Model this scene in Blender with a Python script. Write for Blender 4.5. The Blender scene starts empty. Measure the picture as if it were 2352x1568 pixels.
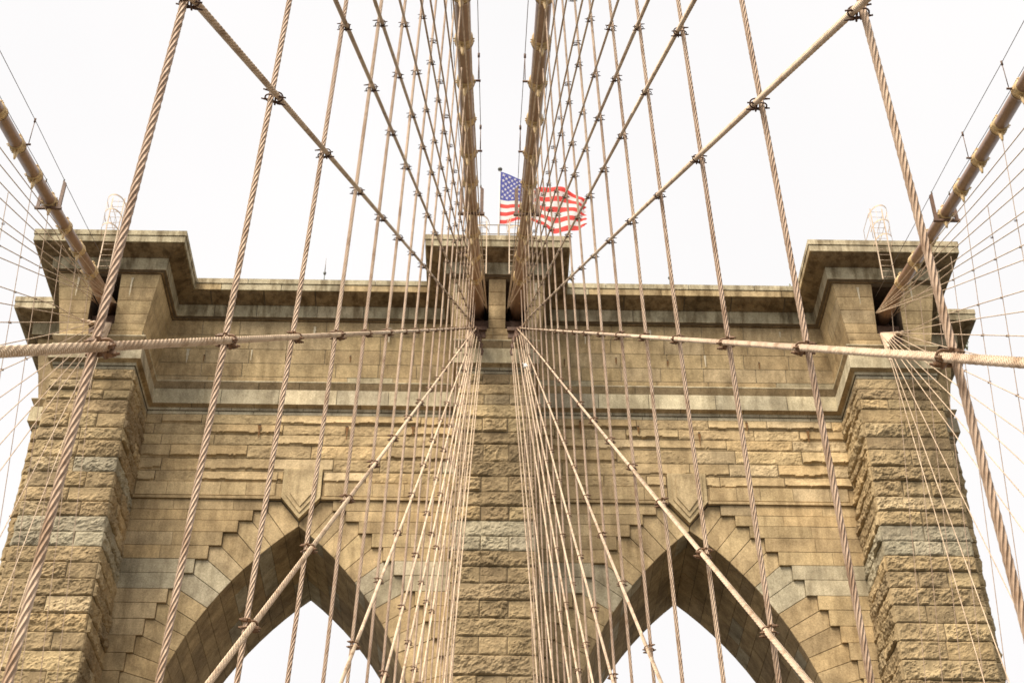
import bpy, math, random
import numpy as np
from mathutils import Vector, Matrix

random.seed(7)
S = bpy.context.scene
COL = S.collection
# ------------------------------------------------------------------ camera
CAM = np.array([-0.1466, 0.0, 0.0])
RT = (0.99984345, -0.01747849, 0.00275407)
UP = (-0.01301636, -0.62111795, 0.783609)
FW = (0.0119857, 0.78352218, 0.62124821)
cd = bpy.data.cameras.new('camera'); cam = bpy.data.objects.new('camera', cd); COL.objects.link(cam)
cd.sensor_width = 36; cd.lens = 3622.24/2352*36; cd.clip_start = .05; cd.clip_end = 9000
cam.matrix_world = Matrix(((RT[0], UP[0], -FW[0], CAM[0]), (RT[1], UP[1], -FW[1], 0), (RT[2], UP[2], -FW[2], 0), (0, 0, 0, 1)))
cd.dof.use_dof = True; cd.dof.focus_distance = 14.0; cd.dof.aperture_fstop = 7.1
S.camera = cam
# ------------------------------------------------------------------ world, sun, exposure
SUN_EL, SUN_AZ = math.radians(56), math.radians(-140)      # azimuth measured from +y towards +x
W = bpy.data.worlds.new('World'); S.world = W; W.use_nodes = True
nt = W.node_tree; nt.nodes.clear()
out = nt.nodes.new('ShaderNodeOutputWorld'); bg = nt.nodes.new('ShaderNodeBackground')
sky = nt.nodes.new('ShaderNodeTexSky'); sky.sky_type = 'NISHITA'; sky.sun_disc = False
sky.sun_elevation = SUN_EL; sky.sun_rotation = SUN_AZ
tc = nt.nodes.new('ShaderNodeTexCoord'); nz = nt.nodes.new('ShaderNodeTexNoise')
nz.inputs['Scale'].default_value = 2.2; nz.inputs['Detail'].default_value = 5; nz.inputs['Roughness'].default_value = .5
rp = nt.nodes.new('ShaderNodeValToRGB'); rp.color_ramp.elements[0].position = .3; rp.color_ramp.elements[1].position = .72
rp.color_ramp.elements[0].color = (6.55, 6.4, 6.35, 1); rp.color_ramp.elements[1].color = (7.05, 6.9, 6.8, 1)
mx = nt.nodes.new('ShaderNodeMixRGB'); mx.inputs['Fac'].default_value = .93
nt.links.new(tc.outputs['Generated'], nz.inputs['Vector']); nt.links.new(nz.outputs['Fac'], rp.inputs['Fac'])
nt.links.new(sky.outputs['Color'], mx.inputs['Color1']); nt.links.new(rp.outputs['Color'], mx.inputs['Color2'])
nt.links.new(mx.outputs['Color'], bg.inputs['Color']); bg.inputs['Strength'].default_value = .1
nt.links.new(bg.outputs['Background'], out.inputs['Surface'])
sd = bpy.data.lights.new('sun', 'SUN'); sd.energy = 5.0; sd.angle = math.radians(34); sd.color = (1, .90, .76)
sun = bpy.data.objects.new('sun', sd); COL.objects.link(sun)
sdir = Vector((math.sin(SUN_AZ)*math.cos(SUN_EL), math.cos(SUN_AZ)*math.cos(SUN_EL), math.sin(SUN_EL)))
sun.rotation_euler = sdir.to_track_quat('Z', 'Y').to_euler(); sun.location = (-30, -30, 80)
S.view_settings.view_transform = 'Standard'; S.view_settings.look = 'None'; S.view_settings.gamma = 1
S.view_settings.exposure = 0.62
S.render.engine = 'CYCLES'

# ------------------------------------------------------------------ materials
def mat(name, rough=.8, metal=0., spec=.3):
    m = bpy.data.materials.new(name); m.use_nodes = True
    b = m.node_tree.nodes['Principled BSDF']; b.inputs['Roughness'].default_value = rough
    b.inputs['Metallic'].default_value = metal; b.inputs['Specular IOR Level'].default_value = spec
    return m, m.node_tree, b
def N(nt, t, **kw):
    n = nt.nodes.new(t)
    for k, v in kw.items():
        if k in n.inputs: n.inputs[k].default_value = v
        else: setattr(n, k, v)
    return n
def ramp(nt, src, p0, c0, p1, c1):
    r = N(nt, 'ShaderNodeValToRGB'); e = r.color_ramp.elements
    e[0].position = p0; e[0].color = (*c0, 1) if len(c0) == 3 else c0; e[1].position = p1; e[1].color = (*c1, 1)
    nt.links.new(src, r.inputs['Fac']); return r.outputs['Color']
def mul(nt, a, b, f=1.0):
    m = N(nt, 'ShaderNodeMixRGB', blend_type='MULTIPLY'); m.inputs['Fac'].default_value = f
    nt.links.new(a, m.inputs['Color1']); nt.links.new(b, m.inputs['Color2']); return m.outputs['Color']
def bump(nt, b, src, strength, dist, prev=None):
    bp = N(nt, 'ShaderNodeBump'); bp.inputs['Strength'].default_value = strength; bp.inputs['Distance'].default_value = dist
    nt.links.new(src, bp.inputs['Height'])
    if prev: nt.links.new(prev, bp.inputs['Normal'])
    nt.links.new(bp.outputs['Normal'], b.inputs['Normal']); return bp.outputs['Normal']

def stone_mat(name, streak=.5, grit=.5, dark=(.42, .38, .33), gain=1.):
    m, t, b = mat(name, .92, 0, .2)
    at = N(t, 'ShaderNodeVertexColor', layer_name='tone'); g = N(t, 'ShaderNodeNewGeometry')
    n1 = N(t, 'ShaderNodeTexNoise', Scale=1.1, Detail=8, Roughness=.62); t.links.new(g.outputs['Position'], n1.inputs['Vector'])
    n2 = N(t, 'ShaderNodeTexNoise', Scale=14., Detail=6, Roughness=.7); t.links.new(g.outputs['Position'], n2.inputs['Vector'])
    n4 = N(t, 'ShaderNodeTexNoise', Scale=55., Detail=3, Roughness=.7); t.links.new(g.outputs['Position'], n4.inputs['Vector'])
    mp = N(t, 'ShaderNodeMapping'); mp.inputs['Scale'].default_value = (1.5, 1.5, .3); t.links.new(g.outputs['Position'], mp.inputs['Vector'])
    n3 = N(t, 'ShaderNodeTexNoise', Scale=1.6, Detail=6, Roughness=.65); t.links.new(mp.outputs['Vector'], n3.inputs['Vector'])
    c = mul(t, at.outputs['Color'], ramp(t, n1.outputs['Fac'], .3, tuple(x*gain for x in (.66, .64, .6)), .68, tuple(x*gain for x in (1.22, 1.2, 1.14))))
    c = mul(t, c, ramp(t, n2.outputs['Fac'], .32, (.68, .66, .63), .6, (1.1, 1.1, 1.1)), .8)
    c = mul(t, c, ramp(t, n4.outputs['Fac'], .35, (.72, .7, .68), .6, (1.06, 1.06, 1.06)), grit)
    c = mul(t, c, ramp(t, n3.outputs['Fac'], .38, dark, .56, (1.03, 1.03, 1.03)), streak)
    t.links.new(c, b.inputs['Base Color'])
    p = bump(t, b, n2.outputs['Fac'], .55, .03); bump(t, b, n4.outputs['Fac'], .5, .012, p)
    return m
M_STONE = stone_mat('rough_granite', .3, .7, gain=.98); M_SPAN = stone_mat('rock_faced_wall_granite', .35, .6, gain=1.2)
M_SMOOTH = stone_mat('dressed_granite', .5, .95, gain=1.25)
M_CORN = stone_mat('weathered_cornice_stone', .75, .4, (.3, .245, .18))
def flat(name, col, rough=.6, metal=0., var=.25, scale=6., spec=.3, bmp=.0):
    m, t, b = mat(name, rough, metal, spec)
    g = N(t, 'ShaderNodeNewGeometry'); n1 = N(t, 'ShaderNodeTexNoise', Scale=scale, Detail=5, Roughness=.6)
    t.links.new(g.outputs['Position'], n1.inputs['Vector'])
    lo = tuple(x*(1-var) for x in col); hi = tuple(x*(1+var) for x in col)
    t.links.new(ramp(t, n1.outputs['Fac'], .35, lo, .65, hi), b.inputs['Base Color'])
    if bmp: bump(t, b, n1.outputs['Fac'], bmp, .01)
    return m
M_MORTAR = flat('mortar_joint', (.44, .35, .23), .95, var=.2)
M_MORTAR_D = flat('dark_joint', (.13, .10, .065), .95, var=.2)
M_PAINT = flat('brown_cable_paint', (.28, .165, .10), .38, var=.16, scale=3., spec=.5)
M_BAND = flat('tan_band_paint', (.60, .43, .22), .5, var=.22, scale=9.)
M_CLAMP = flat('dark_brown_clamp_iron', (.085, .045, .03), .55, var=.3, scale=30.)
M_CLAMP_L = flat('rust_brown_clamp_iron', (.20, .115, .065), .6, var=.35, scale=40.)
M_IRON = flat('brown_iron', (.13, .075, .05), .6, var=.3, scale=12.)
M_TANIRON = flat('tan_painted_iron', (.60, .46, .33), .6, var=.15, scale=12.)
M_RAIL = flat('dull_rail_iron', (.22, .17, .12), .6, var=.2, scale=12.)
M_WIRE = flat('thin_wire', (.12, .10, .09), .5, var=.1)
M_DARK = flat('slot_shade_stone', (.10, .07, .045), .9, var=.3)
M_WHITE = flat('white_tape', (.78, .76, .72), .7, var=.06, scale=40.)
M_LEAF = flat('yellow_green_leaf', (.22, .24, .05), .7, var=.4, scale=30.)
M_POLE = flat('grey_pole_paint', (.42, .42, .42), .5, var=.1)
M_FINIAL = flat('dark_finial', (.12, .125, .115), .5, var=.2)
def rope_mat(name, col, lobes=6):
    m, t, b = mat(name, .62, 0, .35)
    uv = N(t, 'ShaderNodeUVMap', uv_map='lay'); sp = N(t, 'ShaderNodeSeparateXYZ'); t.links.new(uv.outputs['UV'], sp.inputs['Vector'])
    a = N(t, 'ShaderNodeMath', operation='ADD'); t.links.new(sp.outputs['X'], a.inputs[0]); t.links.new(sp.outputs['Y'], a.inputs[1])
    s = N(t, 'ShaderNodeMath', operation='MULTIPLY'); t.links.new(a.outputs[0], s.inputs[0]); s.inputs[1].default_value = 2*math.pi*lobes
    sn = N(t, 'ShaderNodeMath', operation='SINE'); t.links.new(s.outputs[0], sn.inputs[0])
    ab = N(t, 'ShaderNodeMath', operation='MULTIPLY_ADD'); ab.inputs[1].default_value = .5; ab.inputs[2].default_value = .5; t.links.new(sn.outputs[0], ab.inputs[0])
    g = N(t, 'ShaderNodeNewGeometry'); n1 = N(t, 'ShaderNodeTexNoise', Scale=5., Detail=6, Roughness=.65); t.links.new(g.outputs['Position'], n1.inputs['Vector'])
    c = ramp(t, ab.outputs[0], .0, tuple(x*.66 for x in col), .5, col)  # strand grooves darkened in the colour, shade painted between the lobes
    c = mul(t, c, ramp(t, n1.outputs['Fac'], .34, (.66, .58, .5), .52, (1.06, 1.06, 1.06)))
    n5 = N(t, 'ShaderNodeTexNoise', Scale=.35, Detail=2); t.links.new(g.outputs['Position'], n5.inputs['Vector']); c = mul(t, c, ramp(t, n5.outputs['Fac'], .35, (.84, .8, .78), .65, (1.08, 1.08, 1.06)))
    t.links.new(c, b.inputs['Base Color']); bump(t, b, ab.outputs[0], .7, .012)
    return m
M_SUSP = rope_mat('pinkish_tan_rope_paint', (.56, .41, .295))
M_STAY = rope_mat('cream_tan_rope_paint', (.72, .56, .40))

# ------------------------------------------------------------------ mesh builder
class MB:
    def __init__(s): s.v = []; s.f = []; s.mi = []; s.c = []; s.n = 0; s.uv = []; s.sm = []
    def add(s, V, F, m=0, col=None, uv=None, smooth=False):
        V = np.asarray(V, float).reshape(-1, 3); s.v.append(V)
        for q in F: s.f.append(tuple(int(i)+s.n for i in q))
        s.mi += [m]*len(F); s.sm += [smooth]*len(F)
        s.c.append(np.tile(np.array(col if col is not None else (.5, .5, .5)), (len(V), 1)) if col is None or np.ndim(col) == 1 else np.asarray(col))
        s.uv.append(uv if uv is not None else None); s.uvn = getattr(s, 'uvn', 0)
        s.n += len(V)
    def box(s, lo, hi, m=0, col=None):
        x0, y0, z0 = lo; x1, y1, z1 = hi
        V = [(x0, y0, z0), (x1, y0, z0), (x1, y1, z0), (x0, y1, z0), (x0, y0, z1), (x1, y0, z1), (x1, y1, z1), (x0, y1, z1)]
        s.add(V, [(0, 3, 2, 1), (4, 5, 6, 7), (0, 1, 5, 4), (1, 2, 6, 5), (2, 3, 7, 6), (3, 0, 4, 7)], m, col)
    def tube(s, pts, r, n=8, m=0, col=None, closed=False, cap=True, smooth=True, ref=None):
        P = [np.array(p, float) for p in pts]; k = len(P); rs = r if hasattr(r, '__len__') else [r]*k
        V = []; prev = None
        for i in range(k):
            if closed: d = P[(i+1) % k]-P[i-1]
            else: d = P[min(i+1, k-1)]-P[max(i-1, 0)]
            d = d/(np.linalg.norm(d)+1e-12)
            if prev is None:
                a = np.array(ref if ref is not None else ((0, 0, 1) if abs(d[2]) < .9 else (1, 0, 0)), float)
            else: a = prev
            a = a-d*(a@d); a /= np.linalg.norm(a)+1e-12; prev = a; b = np.cross(d, a)
            for j in range(n):
                t = 2*math.pi*j/n; V.append(P[i]+rs[i]*(math.cos(t)*a+math.sin(t)*b))
        F = []
        for i in range(k if closed else k-1):
            for j in range(n):
                i2 = (i+1) % k; F.append((i*n+j, i*n+(j+1) % n, i2*n+(j+1) % n, i2*n+j))
        if cap and not closed: F.append(tuple(range(n-1, -1, -1))); F.append(tuple((k-1)*n+j for j in range(n)))
        s.add(V, F, m, col, smooth=smooth)
    def prism(s, poly, y0, y1, m=0, col=None):      # polygon in x,z extruded along y (y0 front)
        k = len(poly); V = [(x, y0, z) for x, z in poly]+[(x, y1, z) for x, z in poly]
        F = [tuple(range(k)), tuple(range(2*k-1, k-1, -1))]+[(i, i+k, (i+1) % k+k, (i+1) % k) for i in range(k)]
        s.add(V, F, m, col)
    def obj(s, name, mats, parent=None, uvs=None, tone=False):
        me = bpy.data.meshes.new(name)
        V = np.concatenate(s.v); me.vertices.add(len(V)); me.vertices.foreach_set('co', V.astype(np.float32).ravel())
        L = np.fromiter((i for q in s.f for i in q), dtype=np.int32); ls = np.array([len(q) for q in s.f], np.int32)
        me.loops.add(len(L)); me.loops.foreach_set('vertex_index', L); me.polygons.add(len(s.f))
        st = np.zeros(len(ls), np.int32); st[1:] = np.cumsum(ls)[:-1]
        me.polygons.foreach_set('loop_start', st); me.polygons.foreach_set('loop_total', ls)
        me.polygons.foreach_set('material_index', np.array(s.mi, np.int32)); me.polygons.foreach_set('use_smooth', np.array(s.sm, bool))
        if tone:
            ca = me.color_attributes.new('tone', 'FLOAT_COLOR', 'POINT'); C4 = np.ones((len(V), 4), np.float32); C4[:, :3] = np.concatenate(s.c)
            ca.data.foreach_set('color', C4.ravel())
        if uvs is not None:
            u = me.uv_layers.new(name='lay'); u.data.foreach_set('uv', np.asarray(uvs, np.float32).ravel())
        for m in (mats if isinstance(mats, (list, tuple)) else [mats]): me.materials.append(m)
        me.update(calc_edges=True); me.validate()
        o = bpy.data.objects.new(name, me); COL.objects.link(o)
        if parent: o.parent = parent
        return o
def empty(name, loc=(0, 0, 0)):
    o = bpy.data.objects.new(name, None); o.location = loc; COL.objects.link(o); return o
def tag(o, label=None, cat=None, group=None, kind=None):
    for k, v in (('label', label), ('category', cat), ('group', group), ('kind', kind)):
        if v: o[k] = v
    return o
ORD = ['first', 'second', 'third', 'fourth', 'fifth', 'sixth', 'seventh', 'eighth', 'ninth', 'tenth', 'eleventh', 'twelfth', 'thirteenth', 'fourteenth', 'fifteenth', 'sixteenth', 'seventeenth', 'eighteenth', 'nineteenth', 'twentieth', 'twenty-first', 'twenty-second', 'twenty-third', 'twenty-fourth']

# ------------------------------------------------------------------ noise
def _h(ix, iy, iz):
    n = (ix.astype(np.int64)*374761393+iy.astype(np.int64)*668265263+iz.astype(np.int64)*2147483647) & 0xffffffff
    n = ((n ^ (n >> 13))*1274126177) & 0xffffffff
    n = ((n ^ (n >> 15))*2246822519) & 0xffffffff
    return ((n ^ (n >> 16)) & 0xffff)/65535.
def vn(x, y, seed=0):
    ix = np.floor(x); iy = np.floor(y); fx = x-ix; fy = y-iy; fx = fx*fx*(3-2*fx); fy = fy*fy*(3-2*fy); z = np.full_like(ix, seed)
    a = _h(ix, iy, z); b = _h(ix+1, iy, z); c = _h(ix, iy+1, z); d = _h(ix+1, iy+1, z)
    return a+(b-a)*fx+(c-a)*fy+(a-b-c+d)*fx*fy
def fbm(x, y, seed=0, o=4):
    r = 0; a = .5; t = 0
    for k in range(o): r = r+a*vn(x*2**k+17*k, y*2**k, seed+k); t += a; a *= .55
    return r/t

TAN = [(.435, .34, .20), (.455, .355, .213), (.41, .315, .187), (.435, .328, .187), (.395, .305, .182), (.445, .355, .226), (.385, .295, .173)]
GREY = [(.405, .368, .275), (.385, .345, .26), (.42, .375, .275)]
BROWN = [(.35, .268, .16), (.33, .25, .15), (.37, .283, .168), (.34, .263, .163)]
PALE = [(.47, .42, .30), (.44, .395, .285), (.49, .43, .31)]
rnd = random.Random(11)
def tone(pal, v=.08):
    c = rnd.choice(pal); k = 1+rnd.uniform(-v, v); return tuple(x*k for x in c)
SEED = [1]
def patch(mb, P00, P10, P11, P01, nrm, res=.055, mode='rock', amp=.10, col=(.4, .3, .2), gap=.014, m=0):
    """one stone face: P00 bottom-left, P10 bottom-right, P11 top-right, P01 top-left, nrm outward"""
    P00, P10, P11, P01, nrm = [np.array(p, float) for p in (P00, P10, P11, P01, nrm)]
    w = np.linalg.norm(P10-P00); h = np.linalg.norm(P01-P00)
    if w < .05 or h < .05: return
    nu = max(1, int(round(w/res))); nv = max(1, int(round(h/res)))
    u = np.linspace(gap/w, 1-gap/w, nu+1); v = np.linspace(gap/h, 1-gap/h, nv+1)
    U, Vv = np.meshgrid(u, v)
    P = ((1-U)*(1-Vv))[..., None]*P00+(U*(1-Vv))[..., None]*P10+(U*Vv)[..., None]*P11+((1-U)*Vv)[..., None]*P01
    SEED[0] += 1; sd = SEED[0]*7
    x = U*w; y = Vv*h
    if mode == 'plain': d = np.zeros_like(U)
    else:
        ed = np.minimum(np.minimum(x, w-x), np.minimum(y, h-y))
        big = fbm(x*1.3+5, y*2.2, sd, 3); sm = fbm(x*7, y*7, sd+9, 3)
        mg = .035+.05*fbm(x*3+2, y*3, sd+3, 2)
        if mode == 'rock':
            tilt = rnd.uniform(-.5, .5); tv = rnd.uniform(-.2, .7)
            d = amp*(.35+1.3*(big-.4)+1.0*(sm-.5)+.5*(fbm(x*17,y*17,sd+21,2)-.5)+tilt*.5*(U-.5)+tv*(.5-Vv))
            # broken facets
            a = rnd.uniform(0, 6.28); cut = (np.cos(a)*(U-.5)+np.sin(a)*(Vv-.5)*.8); d = np.where(cut > .25, d-amp*1.6*(cut-.25), d)
            d = np.clip(d, .01, amp*1.5)*np.clip((ed-.004)/mg, 0, 1)**.6
        else:       # 'ledge': face leaning out to a ragged broken lower edge
            low = (.10+.24*(fbm(x*2.2, y*0, sd+4, 4)-.3))
            ramp_ = np.clip(1-(Vv-low)/(1-low), 0, 1)**1.4
            d = amp*(.12+.85*ramp_*(0.55+.9*fbm(x*1.1, y*.6, sd+5, 3)))+amp*.35*(sm-.5)
            d = np.where(Vv < low, amp*.15*Vv/np.maximum(low, .02), d)*np.clip(ed/.03, 0, 1)**.5
            d = np.clip(d, 0, amp*1.4)
    P = P+d[..., None]*nrm
    V = P.reshape(-1, 3); k = nu+1; F = []
    for j in range(nv):
        for i in range(nu): F.append((j*k+i, j*k+i+1, (j+1)*k+i+1, (j+1)*k+i))
    # skirt
    ring = [i for i in range(k)]+[j*k+nu for j in range(1, nv+1)]+[nv*k+i for i in range(nu-1, -1, -1)]+[j*k for j in range(nv-1, 0, -1)]
    S2 = V[ring]-nrm*.05; n0 = len(V); V = np.concatenate([V, S2]); L = len(ring)
    for q in range(L): F.append((ring[q], n0+q, n0+(q+1) % L, ring[(q+1) % L]))
    mb.add(V, F, m, col)

# ================================================================== TOWER
tower = tag(empty('bridge_tower', (0, 56.4, -45)), 'granite bridge tower with two pointed arches, three buttresses and heavy cornice', 'tower')
TOFF = Vector(tower.location)
def TP(mb, name, mats, tn=True):
    o = mb.obj(name, mats, None, tone=tn); o.parent = tower; o.matrix_parent_inverse = Matrix.Translation(-TOFF); return o
OX1, OX2, CX, YP, YW, YWG, XW = 14.46, 17.70, 1.50, 50.3, 53.3, 54.7, 19.5
YC = 56.375
half = [(-XW, YWG), (-OX2, YWG), (-OX2, YP), (-OX1, YP), (-OX1, YW), (-CX, YW), (-CX, YP)]
front = half+[(-x, y) for x, y in reversed(half)]
OUT = front+[(x, 2*YC-y) for x, y in reversed(front)]
NO = len(OUT)
def offs(e):
    R = []
    for i in range(NO):
        p = OUT[i]; a = OUT[i-1]; b = OUT[(i+1) % NO]
        d1 = (p[0]-a[0], p[1]-a[1]); d2 = (b[0]-p[0], b[1]-p[1])
        l1 = math.hypot(*d1); l2 = math.hypot(*d2); n1 = (d1[1]/l1, -d1[0]/l1); n2 = (d2[1]/l2, -d2[0]/l2)
        if abs(n1[0]*n2[0]+n1[1]*n2[1]) > .9: R.append((p[0]+e*n1[0], p[1]+e*n1[1]))
        else: R.append((p[0]+e*(n1[0]+n2[0]), p[1]+e*(n1[1]+n2[1])))
    return R
def sweep(mb, prof, m=0, col=(.1, .08, .05), skip=()):
    rings = [offs(e) for e, z in prof]
    for i in range(NO):
        if i in skip: continue
        j = (i+1) % NO; V = []; F = []
        for k, (e, z) in enumerate(prof): V += [(*rings[k][i], z), (*rings[k][j], z)]
        for k in range(len(prof)-1): F.append((2*k, 2*k+1, 2*k+3, 2*k+2))
        mb.add(V, F, m, col)
def course(mb, prof, L, pal, gap=.012, m=0, skip=(), maxedge=13):
    """stones swept along the plan outline, mitred at the corners"""
    rings = [offs(e) for e, z in prof]
    for i in range(NO):
        if i in skip: continue
        j = (i+1) % NO; p, q = OUT[i], OUT[j]; ln = math.hypot(q[0]-p[0], q[1]-p[1]); d = ((q[0]-p[0])/ln, (q[1]-p[1])/ln)
        n = max(1, int(round(ln/L))); cuts = [0]+[ln*(k+rnd.uniform(-.18, .18))/n for k in range(1, n)]+[ln]
        for k in range(n):
            V = []; F = []; c = tone(pal)
            for r, (e, z) in enumerate(prof):
                A = rings[r][i] if k == 0 else (p[0]+d[0]*(cuts[k]+gap)+(rings[r][i][0]-p[0])*(abs(d[1])), p[1]+d[1]*(cuts[k]+gap)+(rings[r][i][1]-p[1])*abs(d[0]))
                B = rings[r][j] if k == n-1 else (p[0]+d[0]*(cuts[k+1]-gap)+(rings[r][i][0]-p[0])*abs(d[1]), p[1]+d[1]*(cuts[k+1]-gap)+(rings[r][i][1]-p[1])*abs(d[0]))
                V += [(*A, z), (*B, z)]
            for r in range(len(prof)-1): F.append((2*r, 2*r+1, 2*r+3, 2*r+2))
            mb.add(V, F, m, c)
def fr(pts, s=.04): return [(e-s, z) for e, z in pts]

# --- top cornice (bed band, sloping soffit, fascia, coping)
corn = MB()
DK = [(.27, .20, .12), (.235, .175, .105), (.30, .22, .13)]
sweep(corn, [(.38, 42.74), (.68, 42.82), (.70, 43.44), (1.42, 43.72), (1.46, 44.3), (-.6, 44.36)], 1)
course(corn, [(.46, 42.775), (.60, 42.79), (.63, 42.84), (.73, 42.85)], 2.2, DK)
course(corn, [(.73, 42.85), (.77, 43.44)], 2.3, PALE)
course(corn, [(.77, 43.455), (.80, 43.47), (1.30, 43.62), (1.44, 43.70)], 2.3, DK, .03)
course(corn, [(1.44, 43.705), (1.50, 43.71), (1.50, 44.02), (1.47, 44.035)], 2.6, TAN[:3]+PALE)
course(corn, [(1.47, 44.045), (1.53, 44.05), (1.53, 44.31), (1.50, 44.33), (.2, 44.42)], 3.1, PALE)
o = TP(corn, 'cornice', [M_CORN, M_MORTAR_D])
roof = MB(); R_ = offs(.3)
roof.add([(x, y, 44.40) for x, y in R_], [tuple(range(NO))], 0, (.3, .27, .2)); TP(roof, 'roof', M_SMOOTH)
# --- lower string course
st = MB()
sweep(st, [(-.02, 38.3), (-.01, 38.55), (.12, 38.64), (.08, 39.4), (.15, 39.74), (0, 39.8)], 1)
course(st, [(.03, 38.38), (.045, 38.40), (.05, 38.50)], 1.7, GREY)
course(st, [(.05, 38.505), (.07, 38.53), (.20, 38.585), (.235, 38.60)], 2.0, BROWN)
course(st, [(.235, 38.60), (.20, 39.36)], 2.4, PALE+GREY)
course(st, [(.10, 39.37), (.12, 39.42), (.25, 39.70)], 2.0, BROWN)
course(st, [(.25, 39.705), (.262, 39.72), (.262, 39.77), (.06, 39.82)], 2.4, PALE)
TP(st, 'string_course', [M_SMOOTH, M_MORTAR_D])
# --- smooth upper wall, flaring out towards the cornice
ez = lambda z: .03+.47*(z-39.8)/2.98
FR_EDGES = [i for i in range(NO) if OUT[i][1] == YP and OUT[(i+1) % NO][1] == YP]
rows = [39.80, 40.13, 40.76, 41.43, 42.10, 42.78]
up = MB()
sweep(up, [(ez(39.8)-.04, 39.8), (ez(42.78)-.04, 42.8)], 1, skip=FR_EDGES)
for a, b in zip(rows[:-1], rows[1:]):
    course(up, [(ez(a), a+.012), (ez(b), b-.012)], 1.9 if a > 40 else 2.6, TAN[:3]+[TAN[5]]+([PALE[1]] if a < 40 else []), .014, skip=FR_EDGES)
TP(up, 'upper_wall', [M_SMOOTH, M_MORTAR])
# pier heads with cable slots
def pier_head(cx, w0, slots):
    mb = MB(); zs = 40.45
    def fx(x, z): # clamp to flaring edge
        e = ez(z)
        if x <= cx-w0+.001: return cx-w0-e
        if x >= cx+w0-.001: return cx+w0+e
        return x
    def cell(x0, x1, a, b):
        ga = .014
        A = (fx(x0, a), YP-ez(a), a); B = (fx(x1, a), YP-ez(a), a); Cc = (fx(x1, b), YP-ez(b), b); D = (fx(x0, b), YP-ez(b), b)
        patch(mb, A, B, Cc, D, (0, -1, 0), .12, 'rock', .018, tone(TAN[:3]+[TAN[5]]), .012)
    zr = [39.80, 40.13, zs, 40.90, 41.53, 42.15, 42.78]
    xs = [cx-w0]+[s for sl in slots for s in sl]+[cx+w0]
    for a, b in zip(zr[:-1], zr[1:]):
        if b <= zs+.01:
            n = 2; c = [cx-w0+2*w0*k/n+(rnd.uniform(-.2, .2) if 0 < k < n else 0) for k in range(n+1)]
            for k in range(n): cell(c[k], c[k+1], a, b)
        else:
            for k in range(0, len(xs), 2): cell(xs[k], xs[k+1], a, b)
    # backing with openings
    def back(x0, x1, a, b):
        V = [(fx(x0, a), YP-ez(a)+.04, a), (fx(x1, a), YP-ez(a)+.04, a), (fx(x1, b), YP-ez(b)+.04, b), (fx(x0, b), YP-ez(b)+.04, b)]
        mb.add(V, [(0, 1, 2, 3)], 1, (.2, .15, .1))
    back(cx-w0, cx+w0, 39.8, zs)
    for k in range(0, len(xs), 2): back(xs[k], xs[k+1], zs, 42.8)
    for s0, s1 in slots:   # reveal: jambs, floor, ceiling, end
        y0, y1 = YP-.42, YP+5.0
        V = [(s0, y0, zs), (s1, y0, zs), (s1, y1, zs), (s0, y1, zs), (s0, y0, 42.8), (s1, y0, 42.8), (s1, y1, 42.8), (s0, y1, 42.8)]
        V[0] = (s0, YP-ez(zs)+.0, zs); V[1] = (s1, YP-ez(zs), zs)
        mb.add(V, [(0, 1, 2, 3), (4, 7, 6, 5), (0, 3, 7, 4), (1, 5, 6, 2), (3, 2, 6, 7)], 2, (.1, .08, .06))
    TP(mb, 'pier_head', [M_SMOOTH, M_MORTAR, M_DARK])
SL = {0: [(-1.24, -.35), (.35, 1.24)], -1: [(-16.68, -15.60)], 1: [(15.60, 16.68)]}
pier_head(0, CX, SL[0]); pier_head(-(OX1+OX2)/2, (OX2-OX1)/2, SL[-1]); pier_head((OX1+OX2)/2, (OX2-OX1)/2, SL[1])
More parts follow.
